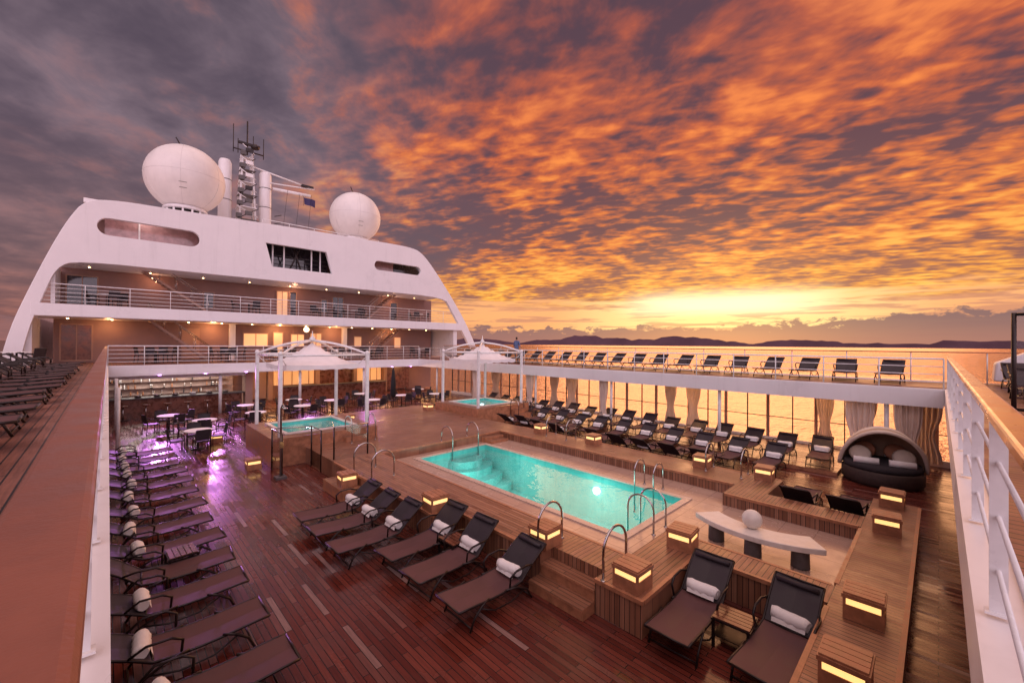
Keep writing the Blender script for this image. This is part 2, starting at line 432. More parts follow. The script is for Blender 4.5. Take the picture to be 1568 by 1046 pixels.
b=MB()
M=Matrix.Rotation(pi/2,4,'Y'); b.lathe([(.001,-.03),(.11,-.03),(.11,.03),(.001,.03)],(10.61,7.2,-4.4),POOLL,16,M)
b.obj('underwater_lamp',pool)
for (xx,yy,e_) in ((9.7,7.0,30),(9.6,10.0,26),(8.5,8.5,26),(9.0,5.7,26),(8.7,11.2,20)):
    lamp('underwater_light','POINT',(xx,yy,-4.35),(.80,1,.93),e_,pool,.35)
b=MB(); ring(b,-4.3,21.7,-20,60,PX0-.05,PX1+.05,PY0-.05,PY1+.05,-24,-4.31,HULLM); b.obj('ship_hull')

# ------------------------------------------------------------------ jacuzzis with canopies
def jacuzzi(cx,cy,zt=-3.25):
    b=MB(); h=1.85
    ring(b,cx-h,cx+h,cy-h,cy+h,cx-1.2,cx+1.2,cy-1.2,cy+1.2,ZD+.004,zt,WOODT,top=TEAKX)
    ring(b,cx-1.32,cx+1.32,cy-1.32,cy+1.32,cx-1.19,cx+1.19,cy-1.19,cy+1.19,zt+.003,zt+.05,STONEW)
    b.box(cx-1.2,cx+1.2,cy-1.2,cy+1.2,ZP-.1,ZP-.05,POOLT)
    ring(b,cx-1.185,cx+1.185,cy-1.185,cy+1.185,cx-1.15,cx+1.15,cy-1.15,cy+1.15,ZP-.04,zt-.01,POOLT)
    for k in range(3):
        b.box(cx+.5,cx+1.5,cy-h-.3*(k+1),cy-h-.3*k-.003,ZD+.004,zt-.2*(k+1)-.03,WOODT,top=TEAKX)
    j=b.obj('hot_tub')
    b=MB(); b.recalc=False
    b.poly([(cx-1.15,cy-1.15,zt-.06),(cx+1.15,cy-1.15,zt-.06),(cx+1.15,cy+1.15,zt-.06),(cx-1.15,cy+1.15,zt-.06)],WATER); b.obj('water',j)
    lamp('tub_light','POINT',(cx,cy,zt-.2),(.65,.95,1),24,j,.25)
    b=MB(); q=1.55; tz=-.42
    for sx_ in (-1,1):
        for sy_ in (-1,1):
            X,Y=cx+sx_*q,cy+sy_*q
            b.box(X-.055,X+.055,Y-.055,Y+.055,zt+.002,tz,WHITER)
            pts=[]
            for i in range(9):
                f=i/8; pts.append((X+(cx-X)*f,Y+(cy-Y)*f,tz-.02+.52*f+.10*sin(pi*f)))
            b.tube(pts,.045,WHITER,6)
            b.sphere((X,Y,tz+.03),.09,WHITER,10,6)
    for s_ in (-1,1):
        b.tube([(cx-q,cy+s_*q,tz-.05),(cx+q,cy+s_*q,tz-.05)],.04,WHITER,6)
        b.tube([(cx+s_*q,cy-q,tz-.05),(cx+s_*q,cy+q,tz-.05)],.04,WHITER,6)
    b.lathe([(.1,0),(.12,.1),(.03,.2),(.01,.4)],(cx,cy,tz+.48),WHITER,10)
    n=12; g=[]
    def fz(u,v):
        r=max(abs(u),abs(v)); return tz-.44+.88*(1-r)**1.35+.05*abs(u*v)*r
    for i in range(n+1):
        row=[]
        for k in range(n+1):
            u=-1+2*i/n; v=-1+2*k/n
            row.append(b.bm.verts.new((cx+u*q*.84,cy+v*q*.84,fz(u,v))))
        g.append(row)
    for i in range(n):
        for k in range(n): b.face([g[i][k],g[i+1][k],g[i+1][k+1],g[i][k+1]],FABW,True)
    for (a,c) in (((-1,-1),(1,-1)),((1,-1),(1,1)),((1,1),(-1,1)),((-1,1),(-1,-1))):
        Aa=[];Bb=[]
        for i in range(21):
            f=i/20; u=a[0]+(c[0]-a[0])*f; v=a[1]+(c[1]-a[1])*f
            Aa.append((cx+u*q*.842,cy+v*q*.842,fz(u,v))); Bb.append((cx+u*q*.842,cy+v*q*.842,tz-.56-.04*abs(sin(f*pi*5))))
        b.strip(Aa,Bb,FABW)
    for sx_ in (-1,1):
        for sy_ in (-1,1): b.tube([(cx+sx_*q,cy+sy_*q,tz-.1),(cx+sx_*q*.84,cy+sy_*q*.84,tz-.40)],.015,WHITER,5)
    b.obj('canopy',j)
    return j
jl=jacuzzi(5.8,17.3); jr=jacuzzi(15.0,17.8)

def screen(p,hgt,base,name='glass_screen'):
    b=MB()
    for i in range(len(p)-1):
        a,c=Vector(p[i]),Vector(p[i+1])
        b.poly([(a.x,a.y,base+.05),(c.x,c.y,base+.05),(c.x,c.y,base+hgt),(a.x,a.y,base+hgt)],GLASS)
        b.tube([(a.x,a.y,base+hgt),(c.x,c.y,base+hgt)],.018,STEEL,6)
    for q in p: b.tube([(q[0],q[1],base),(q[0],q[1],base+hgt)],.025,DARKM,6)
    return b.obj(name)
screen([(3.9,14.2),(3.9,15.3),(5.0,14.9),(5.0,14.0)],1.35,ZD)
screen([(5.1,13.2),(6.2,13.2)],1.0,ZP)
b=MB()
b.box(3.7,4.0,14.0,14.3,ZD+.003,ZD+.08,GREYST); b.tube([(3.85,14.15,ZD+.08),(3.85,14.15,ZD+2.15),(3.85,14.0,ZD+2.28),(3.85,13.8,ZD+2.25)],.03,STEEL,8)
b.lathe([(.09,0),(.08,.03),(.02,.05)],(3.85,13.8,ZD+2.19),STEEL,14); b.box(3.79,3.91,14.06,14.12,ZD+.95,ZD+1.15,STEEL)
b.obj('deck_shower')

# ------------------------------------------------------------------ furniture meshes
def lounger_mesh(towel=True, deg=38, tr=0):
    b=MB(); w=.30; ang=radians(deg)
    def prof():
        pts=[]
        for i in range(9):
            f=i/8; pts.append((-1.0+1.25*f,.36+.03*cos(f*pi)-.05*sin(pi*f)+(-.05*(1-f)**3)))
        x0,z0=pts[-1]
        for i in range(1,7):
            f=i/6; pts.append((x0+.72*f*cos(ang)-.0*f, z0+.72*f*sin(ang)+.03*sin(pi*f)))
        return pts
    pr=prof()
    for s_ in (-1,1):
        b.tube([(x_,s_*w,z_) for x_,z_ in pr],.018,DARKM,6)
        b.tube([(-.45,s_*(w+.005),.34),(-.60,s_*(w+.02),.28),(-.74,s_*(w+.03),.17),(-.82,s_*(w+.03),.0)],.017,DARKM,6)
        b.tube([(-.1,s_*(w+.005),.32),(.14,s_*(w+.03),.29),(.34,s_*(w+.03),.18),(.46,s_*(w+.03),.0)],.017,DARKM,6)
        b.tube([(-.62,s_*(w+.02),.26),(-.35,s_*(w+.03),.13),(.0,s_*(w+.03),.12),(.3,s_*(w+.03),.21)],.012,DARKM,6)
        b.tube([(-.02,s_*(w+.01),.34),(-.03,s_*(w+.04),.50),(.08,s_*(w+.05),.57),(.32,s_*(w+.05),.58),(.47,s_*(w+.01),.34+.2*sin(ang)/sin(.66))],.017,DARKM,6)
    for x_,z_ in (pr[0],pr[8],pr[-1]): b.tube([(x_,-w,z_),(x_,w,z_)],.016,DARKM,6)
    b.tube([(.46,-w-.03,.02),(.46,w+.03,.02)],.012,DARKM,6); b.tube([(-.80,-w-.03,.05),(-.80,w+.03,.05)],.012,DARKM,6)
    def sl(p,m,t_=.012):
        for dz in (0.008,-.008):
            A=[(x_,-w+.01,z_+dz) for x_,z_ in p]; M_=[(x_,0,z_+dz-.018) for x_,z_ in p]; C=[(x_,w-.01,z_+dz) for x_,z_ in p]
            b.strip(A,M_,m); b.strip(M_,C,m)
    sl(pr[:9],SLING); sl(pr[8:],SLINGB)
    hx,hz=pr[-2]; b.tube([(hx,-w+.04,hz+.03),(hx,w-.04,hz+.03)],.035,SLINGB,8)
    if towel:
        x_=pr[8][0]+.10*cos(ang)-.04+tr; z_=pr[8][1]+.11
        pts=[(x_+(.01 if i%2 else -.004)+tr*.4*(i-4)/4,-.23+.46*i/8,z_+.006*sin(i)) for i in range(9)]
        b.tube(pts,.085,TOWEL,12,rs=[.07,.086,.09,.088,.093,.088,.09,.086,.07])
        b.tube([(x_+.02,-.235,z_),(x_+.02,-.20,z_)],.045,TOWEL,10)
        b.strip([(x_-.08,-.2,z_-.02),(x_-.10,-.2,z_-.075)],[(x_-.08,.2,z_-.02),(x_-.10,.2,z_-.075)],TOWEL)
    return b.mesh('sun_lounger')
LTS=[lounger_mesh(True,38,0),lounger_mesh(True,42,.05),lounger_mesh(True,35,-.06)]
LN=lounger_mesh(False); LP=[lounger_mesh(True,22,-.02),lounger_mesh(True,26,.04)]
def LTr(): return random.choice(LTS)
def jit(a): return random.uniform(-a,a)
for i,yy in enumerate([3.4,4.6,5.75,6.9,8.1,9.1,10.15,11.3,12.45,13.7,14.85,16,17.1,18.2,19.3]):
    inst(LN if i==5 else LP[i%2],'sun_lounger',(.72+jit(.05),yy,ZD),pi+jit(.05))
for yy in (9.85,8.93,7.98): inst(LTr(),'sun_lounger',(4.05+jit(.04),yy,ZD),jit(.05)+.02)
for yy in (7.1,6.15,5.06): inst(LTr(),'sun_lounger',(4.62+jit(.04),yy,ZD),jit(.05)+.02)
inst(LTS[0],'sun_lounger',(6.35,2.55,ZD),.02); inst(LTS[1],'sun_lounger',(6.45,1.45,ZD),-.05)
inst(LN,'sun_lounger',(12.7,2.45,ZD),pi+.02); inst(LN,'sun_lounger',(12.75,1.5,ZD),pi-.03)
yy=2.9
while yy<21:
    inst(LTr(),'sun_lounger',(18.0+jit(.08),yy,ZD+.12),jit(.08)); yy+=1.12
yy=5.6
while yy<15.5:
    if not (9.8<yy<11): inst(LN if random.random()<.4 else LTr(),'sun_lounger',(14.75+jit(.08),yy,ZD),pi+jit(.08))
    yy+=1.05
yy=4.
while yy<16:
    inst(LTr(),'sun_lounger',(16.3+jit(.08),yy,ZD),jit(.08)); yy+=1.2
b=MB(); b.box(16.95,21.0-.002,2.3,22,ZD+.003,ZD+.12,WOODT,top=DECK); b.obj('lounge_terrace')
yy=1.2
while yy<27:
    inst(LN,'sun_lounger',(19.9+jit(.08),yy,ZG),jit(.08)); yy+=1.25
yy=6.2
while yy<25:
    inst(LN,'sun_lounger',(-1.75+jit(.08),yy,ZG),pi+jit(.06)); yy+=1.25
inst(LN,'sun_lounger',(15.6,-1.6,ZG),.1); inst(LN,'sun_lounger',(17.6,-1.7,ZG),.05); inst(LN,'sun_lounger',(19.4,-1.7,ZG),.05)

b=MB()
b.box(-.22,.22,-.25,.25,.36,.385,DARKM); 
for i in range(5): b.box(-.2+.082*i,-.2+.082*i+.07,-.235,.235,.386,.40,WOODD)
for sx_ in (-1,1):
    for sy_ in (-1,1): b.box(sx_*.2-.018,sx_*.2+.018,sy_*.22-.018,sy_*.22+.018,0,.36,DARKM)
b.box(-.2,.2,-.22,.22,.14,.155,DARKM)
TBL=b.mesh('side_table')
inst(TBL,'side_table',(6.35,2.0,ZD),.05); inst(TBL,'side_table',(1.0,9.62,ZD),.05)
inst(TBL,'side_table',(4.9,6.62,ZD),0)

b=MB(); a=.19
b.box(-a,a,-a,a,0,.165,WOODT)
b.box(-a+.012,a-.012,-a+.012,a-.012,.165,.245,GLOW)
for sx_ in (-1,1):
    for sy_ in (-1,1): b.box(min(sx_*a,sx_*(a-.03)),max(sx_*a,sx_*(a-.03)),min(sy_*a,sy_*(a-.03)),max(sy_*a,sy_*(a-.03)),.1655,.2445,WOODT)
b.box(-a-.012,a+.012,-a-.012,a+.012,.245,.29,WOODT)
for i in range(4): b.box(-a+.005+.095*i,-a+.005+.095*i+.085,-a+.003,a-.003,.291,.312,WOODT)
LAN=b.mesh('deck_lantern')
for (x_,y_,z_) in ((5.76,3.25,ZP),(5.8,5.05,ZP),(5.22,7.75,ZP),(4.75,11.35,ZP-.25),(7.53,3.25,ZP),(7.38,.7,ZP),(5.75,.7,ZP),(11.1,.72,ZP),(12.97,.75,ZP),(13.0,3.35,ZP),(12.95,5.0,ZP),
    (12.9,8.9,ZP),(12.9,11.5,ZP),(3.3,21.2,ZD),(3.5,15.9,ZD),(12.6,19.5,ZP),(8.0,19,ZP)):
    inst(LAN,'deck_lantern',(x_,y_,z_),jit(.09),sc=1.12)
b=MB(); b.box(4.45,4.972,10.9,12.3,ZD+.003,ZP-.25,WOODT,top=TEAKX); b.obj('teak_bench')

def hoop(x0,y0,x1,y1,zb,h=.75,name='pool_handrail',zb2=None):
    b=MB(); n=16; pts=[]
    zb2=zb if zb2 is None else zb2
    d_=Vector((x1-x0,y1-y0,0)); L=d_.length
    pts.append((x0,y0,zb))
    for i in range(n+1):
        a=pi-pi*i/n
        f=.5+.5*cos(a)*1.0
        pts.append((x0+d_.x*f,y0+d_.y*f,max(zb,zb2)+h-L*.5+L*.5*sin(a)))
    pts.append((x1,y1,zb2))
    b.tube(pts,.021,STEEL,10)
    for (p,q,zz_) in ((x0,y0,zb),(x1,y1,zb2)): b.lathe([(.045,0),(.045,.012),(.022,.02)],(p,q,zz_),STEEL,12)
    return b.obj(name)
hoop(5.53,3.62,6.2,3.62,ZP); hoop(5.53,4.98,6.2,4.98,ZP)
hoop(8.2,4.15,8.2,4.75,ZT,.75,zb2=-4.6); hoop(8.75,4.15,8.75,4.75,ZT,.75,zb2=-4.6)
hoop(11.0,5.3,10.45,5.3,ZT,.75,zb2=-4.6); hoop(11.0,5.85,10.45,5.85,ZT,.75,zb2=-4.6)
hoop(5.05,11.6,5.7,11.6,ZP); hoop(5.05,10.5,5.7,10.5,ZP)
hoop(13.15,3.8,12.55,3.8,ZP); hoop(13.15,4.75,12.55,4.75,ZP)
hoop(13.15,9.9,12.55,9.9,ZP); hoop(13.15,10.9,12.55,10.9,ZP)
hoop(9.0,12.3,9.0,13.0,ZT-.3,.6,zb2=ZP); hoop(10.2,12.3,10.2,13.0,ZT-.3,.6,zb2=ZP)
hoop(6.4,14.9,6.4,15.5,ZP,.95,zb2=ZP); hoop(7.3,14.9,7.3,15.5,ZP,.95)
hoop(15.4,15.3,15.4,15.9,ZP-.2,.95); hoop(16.4,15.3,16.4,15.9,ZP-.2,.95)

b=MB(); cxb,cyb,ro,ri=10.35,2.45,1.85,1.32
z0,z1=ZT+.36,ZT+.46
n=28; rows=[]
for i in range(n+1):
    a=pi-radians(37)+radians(74)*i/n
    rows.append([b.bm.verts.new((cxb+r*cos(a),cyb+r*sin(a)*1.0,zz_)) for r,zz_ in ((ro,z0),(ro,z1),(ri,z1),(ri,z0))])
for i in range(n):
    for k in range(4): b.face([rows[i][k],rows[i+1][k],rows[i+1][(k+1)%4],rows[i][(k+1)%4]],STONEW,False)
b.face(rows[0],STONEW); b.face(rows[-1][::-1],STONEW)
for a in (pi-radians(27),pi,pi+radians(27)):
    b.lathe([(.15,0),(.14,.355)],(cxb+1.58*cos(a),cyb+1.58*sin(a),ZT+.003),GREYST,16)
b.sphere((cxb-1.45,cyb+.05,z1+.17),.175,STONEW,24,14)
b.obj('curved_bench',bevel=.012)

def daybed(cx,cy,zb,rz):
    b=MB(); TAN=mat('tan_cushion',(.42,.19,.11),.9); HOODIN=mat('hood_lining',(.42,.27,.19),.9); HS=mat('hood_stripe',(.5,.36,.25),.9)
    b.lathe([(.80,0),(.86,.08),(.86,.36),(.82,.40)],(0,0,0),WICK,32)
    b.lathe([(.80,.401),(.83,.45),(.80,.55),(.1,.57)],(0,0,0),mat('dark_mattress',(.03,.025,.03),.9),32)
    n,m_=16,14
    for (R_,mm) in ((.90,CUSH),(.86,HOODIN)):
        g=[]
        for i in range(n+1):
            th=radians(-88)+radians(176)*i/n
            row=[]
            for k in range(m_+1):
                ph=radians(92)*k/m_
                row.append(b.bm.verts.new((R_*cos(ph)*cos(th),R_*cos(ph)*sin(th),.38+1.15*(R_/.9)*sin(ph))))
            g.append(row)
        for i in range(n):
            for k in range(m_): b.face([g[i][k],g[i+1][k],g[i+1][k+1],g[i][k+1]],mm,True)
    for s_ in (.02,.14,.26):
        A=[(-s_*1.3*abs(sin(a)),.9*cos(a),.38+1.16*sin(a)*(1-s_*.2)) for a in [pi*i/24 for i in range(25)]]
        B=[(-(s_+.12)*1.3*abs(sin(a)),.9*cos(a),.38+1.16*sin(a)*(1-(s_+.12)*.2)) for a in [pi*i/24 for i in range(25)]]
        b.strip(A,B,HS if s_==.14 else CUSH)
    # padded front valance of the hood
    s_=.38
    b.tube([(-s_*1.3*abs(sin(a)),.9*cos(a),.38+1.16*sin(a)*(1-s_*.2)) for a in [pi*i/24 for i in range(25)]],.05,CUSH,8)
    for (px_,py_,big_) in ((.38,-.32,1),(.38,.32,1),(.0,-.45,0),(.0,.45,0)):
        M=Matrix.Rotation(radians(-55),4,'Y')
        b.lathe([(.02,-.09),(.2,-.07),(.25,0),(.2,.07),(.02,.09)],(px_,py_,.78 if big_ else .72),TAN if big_ else CUSH,14,M)
    b.tube([(-.45,-.62,.63),(-.45,-.1,.63)],.09,TOWEL,12); b.tube([(-.45,.1,.63),(-.45,.62,.63)],.09,TOWEL,12)
    o=b.obj('cabana_daybed',loc=(cx,cy,zb)); o.rotation_euler=(0,0,rz); o.scale=(1.15,1.15,1.12)
daybed(17.4,1.25,ZD,radians(10))

# ------------------------------------------------------------------ railings
def railing(name,p0,p1,z,h=1.0,rods=4,sp=1.5,cap=None,capw=.1,mt=WHITER,r=.014,top_r=.025,post=.02,parent=None,flat=False,glass=False):
    b=MB(); p0=Vector((p0[0],p0[1],0)); p1=Vector((p1[0],p1[1],0)); L=(p1-p0).length; n=max(1,round(L/sp)); d_=(p1-p0)/L
    M=Matrix.Translation((p0.x,p0.y,z))@Matrix.Rotation(math.atan2(d_.y,d_.x),4,'Z')
    for i in range(n+1):
        X=L*i/n
        if flat: b.box(X-.006,X+.006,-.03,.03,0,h-.02,mt,M=M); b.box(X-.03,X+.03,-.045,.045,0,.01,mt,M=M)
        else:
            a=M@Vector((X,0,0)); c=M@Vector((X,0,h)); b.tube([a,c],post,mt,6)
    for k in range(rods):
        zz_=h*(k+.8)/(rods+.8) if not glass else 0
        b.tube([M@Vector((0,0,zz_)),M@Vector((L,0,zz_))],r,mt,8)
    if glass: b.box(0.05,L-.05,-.004,.004,.08,h-.05,GLASS,M=M)
    if cap:
        w_=capw/2
        prof=[(-w_,-.02),(-w_,.008),(-w_+.004,.016),(-w_+.012,.02),(w_-.012,.02),(w_-.004,.016),(w_,.008),(w_,-.02),(w_-.01,-.028),(-w_+.01,-.028)]
        seg=max(1,round(L/3.2))
        for s_ in range(seg):
            xa=L*s_/seg+(.0012 if s_ else 0); xb=L*(s_+1)/seg-(.0012 if s_<seg-1 else 0)
            v0=[b.bm.verts.new(M@Vector((xa,p,h+q))) for p,q in prof]; v1=[b.bm.verts.new(M@Vector((xb,p,h+q))) for p,q in prof]
            for k in range(10): b.face([v0[k],v0[(k+1)%10],v1[(k+1)%10],v1[k]],cap)
            b.face(v0,cap); b.face(v1[::-1],cap)
    else: b.tube([M@Vector((0,0,h)),M@Vector((L,0,h))],top_r,mt,8)
    return b.obj(name,parent)
H=.98-.02
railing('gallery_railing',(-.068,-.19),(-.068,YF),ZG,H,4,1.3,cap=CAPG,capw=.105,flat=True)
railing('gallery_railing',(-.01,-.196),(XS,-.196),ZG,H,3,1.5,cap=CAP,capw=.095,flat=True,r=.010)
railing('gallery_railing',(XS+.06,-.1),(XS+.06,YF),ZG,.9,3,1.5,r=.012)
railing('gallery_railing',(0,YF+.05),(XS,YF+.05),ZG,1.0,4,1.4)
railing('outer_railing',(21.9,-5),(21.9,YF+2),ZG,1.08,1,1.9,cap=CAP,capw=.09,glass=True)
railing('outer_railing',(-4.1,-5),(-4.1,YF+2),ZG,1.08,4,1.9,cap=CAP,capw=.09)

# ------------------------------------------------------------------ gallery slabs
b=MB()
b.box(-4.2,0.02,-5,YF,ZF,ZG-.02,WHITE); b.box(-4.1,-.16,-5,YF,ZG-.018,ZG,GALY)
b.box(0.02,XS,-5,-.12,ZF,ZG-.02,WHITE); b.box(-.155,XS+.2,-5,-.30,ZG-.018,ZG,GALY)
b.box(XS,22,-5,YF,ZF,ZG-.02,WHITE); b.box(XS+.205,21.9,-5,YF,ZG-.018,ZG,GALY)
b.box(-4.2,22,YF,34.4,ZF,ZG-.02,WHITE); b.box(-4.1,21.9,YF+.15,34.4,ZG-.018,ZG,GALY)
b.box(XS-.03,XS-.002,-.1,YF,ZF-.06,ZG-.05,WHITE); b.box(.03,XS-.04,YF-.03,YF-.002,ZF-.06,ZG-.05,WHITE)
g=b.obj('upper_gallery_deck')
b=MB()
for x_ in (2.0,4.0,6.0,11.5,13.6,15.6,17.2): b.lathe([(.07,0),(.07,.03)],(x_,YF-.25,ZF-.045),LAMPP,12)
for y_ in (3,8,13,18,23): b.lathe([(.06,0),(.06,.03)],(XS+.6,y_,ZF-.035),LAMPW,12)
b.obj('soffit_lamps',g)
b=MB(); b.box(1,17.5,YF-.34,YF-.16,ZF-.015,ZF-.002,WHITE)
b.obj('lamp_rail',g)
for (x_,y_,e_,tx,ty) in ((2.0,28.9,900,.8,-6),(4.4,28.9,650,-1,-6),(9.5,28.9,420,0,-7),(13.5,28.9,350,0,-6)):
    o=lamp('purple_spot','SPOT',(x_,y_,ZF-.12),(.72,.24,.92),e_,g,.12,spread=72)
    o.rotation_euler=Vector((tx*.4,ty,-2.9)).to_track_quat('-Z','Y').to_euler()
for y_ in (2.5,8,14,20): lamp('soffit_light','POINT',(XS+.9,y_,ZF-.3),(1,.48,.2),40,g,.12)

b=MB()
for y_ in (1.2,6.4,11.6,16.8,22.,27.2): b.tube([(XS+.25,y_,ZD+.002),(XS+.25,y_,ZF)],.065,WHITER,12)
for y_ in (22.,27.2): b.tube([(.3,y_,ZD),(.3,y_,ZF)],.065,WHITER,12)
for x_ in (4.8,9.2,13.6): b.tube([(x_,YF+.3,ZD),(x_,YF+.3,ZF)],.09,WHITER,12)
b.obj('gallery_columns')
b=MB()
yy=-3.5
while yy<29:
    b.box(21.0,21.12,yy,yy+.10,ZD+.22,ZF-.12,WALLT); 
    b.box(21.0,21.08,yy+.85,yy+.88,ZD+.22,ZF-.12,DARKM)
    yy+=1.75
b.box(21.0,21.1,-4,29,ZD,ZD+.22,WHITE); b.box(20.98,21.12,-4,29,ZF-.12,ZF-.002,WALLT); b.box(21.03,21.07,-4,29,ZD+1.1,ZD+1.13,DARKM)
b.obj('window_wall')
def curtain(x0,y0,L,z0,z1,nw=6,pinch=.45):
    b=MB(); n=48; rows=[]
    for k in range(13):
        f=k/12; zz_=z0+(z1-z0)*f; w_=1-pinch*math.exp(-((f-.42)/.22)**2)
        rows.append([b.bm.verts.new((x0+.07*sin(i/n*nw*2*pi+f)*w_+.02*sin(i*.9), y0+L*(.5+(i/n-.5)*w_),zz_)) for i in range(n+1)])
    for k in range(12):
        for i in range(n): b.face([rows[k][i],rows[k][i+1],rows[k+1][i+1],rows[k+1][i]],CURT,True)
    b.obj('curtain')
for (y_,L_) in ((-.1,.9),(1.6,.9),(2.9,.6),(8.1,.7),(9.3,.6),(15.5,.9),(17,.7),(22.5,1.),(25,.8)):
    curtain(20.7,y_,L_,ZD+.15,ZF-.05)
for (y_,L_) in ((.35,.7),(1.5,.8),(11.9,.5),(17.1,.6),(22.3,.6)):
    curtain(XS+.35,y_,L_,ZD+.1,ZF-.03,5,.4)
b=MB(); b.box(-3.9,-3.7,-4,YF,ZD,ZF,WALLT); b.obj('port_side_wall')
b=MB(); b.box(-4,22,-4.3,-4.1,ZD,ZF,WALLT); b.obj('aft_wall')

# ------------------------------------------------------------------ superstructure
ss=empty('ship_superstructure')
def curve_panel(name,loops,y,th,m,parent,bev=.02):
    cu=bpy.data.curves.new(name,'CURVE'); cu.dimensions='2D'; cu.fill_mode='BOTH'; cu.extrude=th/2; cu.bevel_depth=bev; cu.bevel_resolution=2
    for lp in loops:
        sp=cu.splines.new('POLY'); sp.points.add(len(lp)-1); sp.use_cyclic_u=True
        for i,(a,c) in enumerate(lp): sp.points[i].co=(a,c,0,1)
    cu.materials.append(m)
    tmp=bpy.data.objects.new('tmp',cu); COL.objects.link(tmp)
    dg=bpy.context.evaluated_depsgraph_get(); me=bpy.data.meshes.new_from_object(tmp.evaluated_get(dg)); bpy.data.objects.remove(tmp)
    me.transform(Matrix.Translation((0,y,0))@Matrix.Rotation(pi/2,4,'X'))
    o=bpy.data.objects.new(name,me); COL.objects.link(o); o.parent=parent
    return o
def smoothpoly(pts,it=2):
    for _ in range(it):
        o=[]; n=len(pts)
        for i in range(n-1):
            a,c=pts[i],pts[i+1]
            o+= [(a[0]*.75+c[0]*.25,a[1]*.75+c[1]*.25),(a[0]*.25+c[0]*.75,a[1]*.25+c[1]*.75)]
        pts=[pts[0]]+o+[pts[-1]]
    return pts
def stad(x0,x1,z0,z1,n=10):
    r=(z1-z0)/2; o=[]
    for i in range(n+1):
        a=-pi/2+pi*i/n; o.append((x1-r+r*cos(a),(z0+z1)/2+r*sin(a)))
    for i in range(n+1):
        a=pi/2+pi*i/n; o.append((x0+r+r*cos(a),(z0+z1)/2+r*sin(a)))
    return o
outer=smoothpoly([(-3.75,-1.7),(-3.35,.6),(-2.75,2.6),(-2.1,4.6),(-1.5,6.2),(-.9,7.3),(.3,7.55),(2.5,7.6),(9,7.85),(16,8.0),(18.4,8.0),(19.3,7.6),(20.4,6.5),(22.3,4.2),(24.0,1.9),(25.2,-.3)])
inner=smoothpoly([(24.5,-.3),(23.2,1.8),(22.2,3.2),(21.6,4.12),(15,4.12),(9,4.12),(3,4.12),(-1.2,4.12),(-1.9,3.7),(-2.3,2.4),(-2.8,.6),(-3.15,-1.7)])
holes=[stad(-.5,3.9,5.6,6.55)[::-1],[(7.35,6.55),(7.75,5.0),(11.7,5.0),(11.25,6.55)][::-1],stad(14.9,19.1,5.75,6.5)[::-1]]
curve_panel('screen_panel',[outer+inner]+holes,31.0,.25,WHITE,ss)
b=MB()
b.box(-2.75,23.6,30.85,34.4,1.22,1.86,WHITE); b.box(-2.0,21.8,31.2,34.4,4.14,4.4,WHITE)
b.box(-1.0,19.5,31.2,46,7.25,7.5,WHITE)
b.obj('deck_slabs',ss,bevel=.03)
b=MB()
b.box(-2.2,22.5,34.45,48,ZD,4.14,WALLM)
b.box(-1.2,20.4,34.6,48,4.4,7.25,WALLM)
b.box(-3.0,-2.7,31.2,48,ZG,1.2,WHITE); b.box(-2.1,-1.95,31.2,48,1.9,3.9,WHITE); b.box(22.8,23.2,31.2,48,ZG,1.8,WHITE)
b.obj('house_walls',ss)
b=MB()
b.box(-.2,1.2,32.2,32.25,4.4,7.2,PGLASS); b.box(1.25,4.5,32.2,32.25,4.4,7.2,PGLASS); b.box(1.19,1.27,32.15,32.3,4.4,7.2,WHITE)
b.box(14.5,17.2,32.2,32.25,4.4,7.2,PGLASS); b.box(17.25,20,32.2,32.25,4.4,7.2,DGLASS)
b.box(7,12.2,33.2,33.25,4.4,7.2,DGLASS)
for x_ in (7.9,8.6,10.4,11.0): b.box(x_,x_+.08,31.5,31.58,4.9,6.7,WHITE)
for z_ in (5.3,5.6,5.9): b.box(7.4,11.8,31.52,31.56,z_,z_+.03,DARKM)
b.tube([(8.9,31.3,4.9),(9.6,31.3,6.6)],.05,DARKM); b.tube([(9.7,31.3,4.9),(9.2,31.3,6.5)],.05,DARKM)
b.obj('screen_glazing',ss)
lamp('bridge_deck_light','POINT',(1.5,31.7,7.0),(1,.75,.7),12,ss,.1)
railing('deck_railing',(-2.6,30.95),(23.2,30.95),1.86,1.0,4,1.7,parent=ss,r=.012,post=.018)
railing('roof_railing',(7.5,32.4),(16,32.4),7.55,.9,2,1.6,parent=ss,r=.012,post=.018)
b=MB()
def win(x0,x1,z0,z1,m,Y=34.45,fr=WALLT):
    b.box(x0,x1,Y-.03,Y-.003,z0,z1,m); f=.07
    b.box(x0-f,x0,Y-.06,Y-.003,z0-f,z1+f,fr); b.box(x1,x1+f,Y-.06,Y-.003,z0-f,z1+f,fr); b.box(x0,x1,Y-.06,Y-.003,z1,z1+f,fr); b.box(x0,x1,Y-.06,Y-.003,z0-f,z0,fr)
    if x1-x0>.65: b.box((x0+x1)/2-.02,(x0+x1)/2+.02,Y-.05,Y-.031,z0,z1,fr)
for (x0,x1,z0,z1,m) in ((-1.7,-.5,2.1,3.7,DGLASS),(9.0,9.7,1.95,3.8,WINW2),(9.9,10.3,1.95,3.8,DGLASS),(12.2,12.6,2.4,3.4,DGLASS),(13.1,13.9,2.0,3.7,DGLASS),(18.2,18.8,2.1,3.6,DGLASS),(4.6,5.1,2.3,3.3,DGLASS),
   (-1.9,-.7,-1.1,.9,WOODD),(6.9,8.4,-.3,.6,WINW),(8.8,9.4,-1.1,.7,WINW2),(10.0,10.9,-.3,.6,WINW),(11.4,12.2,-1.1,.7,WINW2),(14.9,15.5,-.3,.5,WINW2),(18.6,19.2,-.4,.5,WINW2),(3.5,4.3,-1.1,.8,WALLT)):
    win(x0,x1,z0,z1,m)
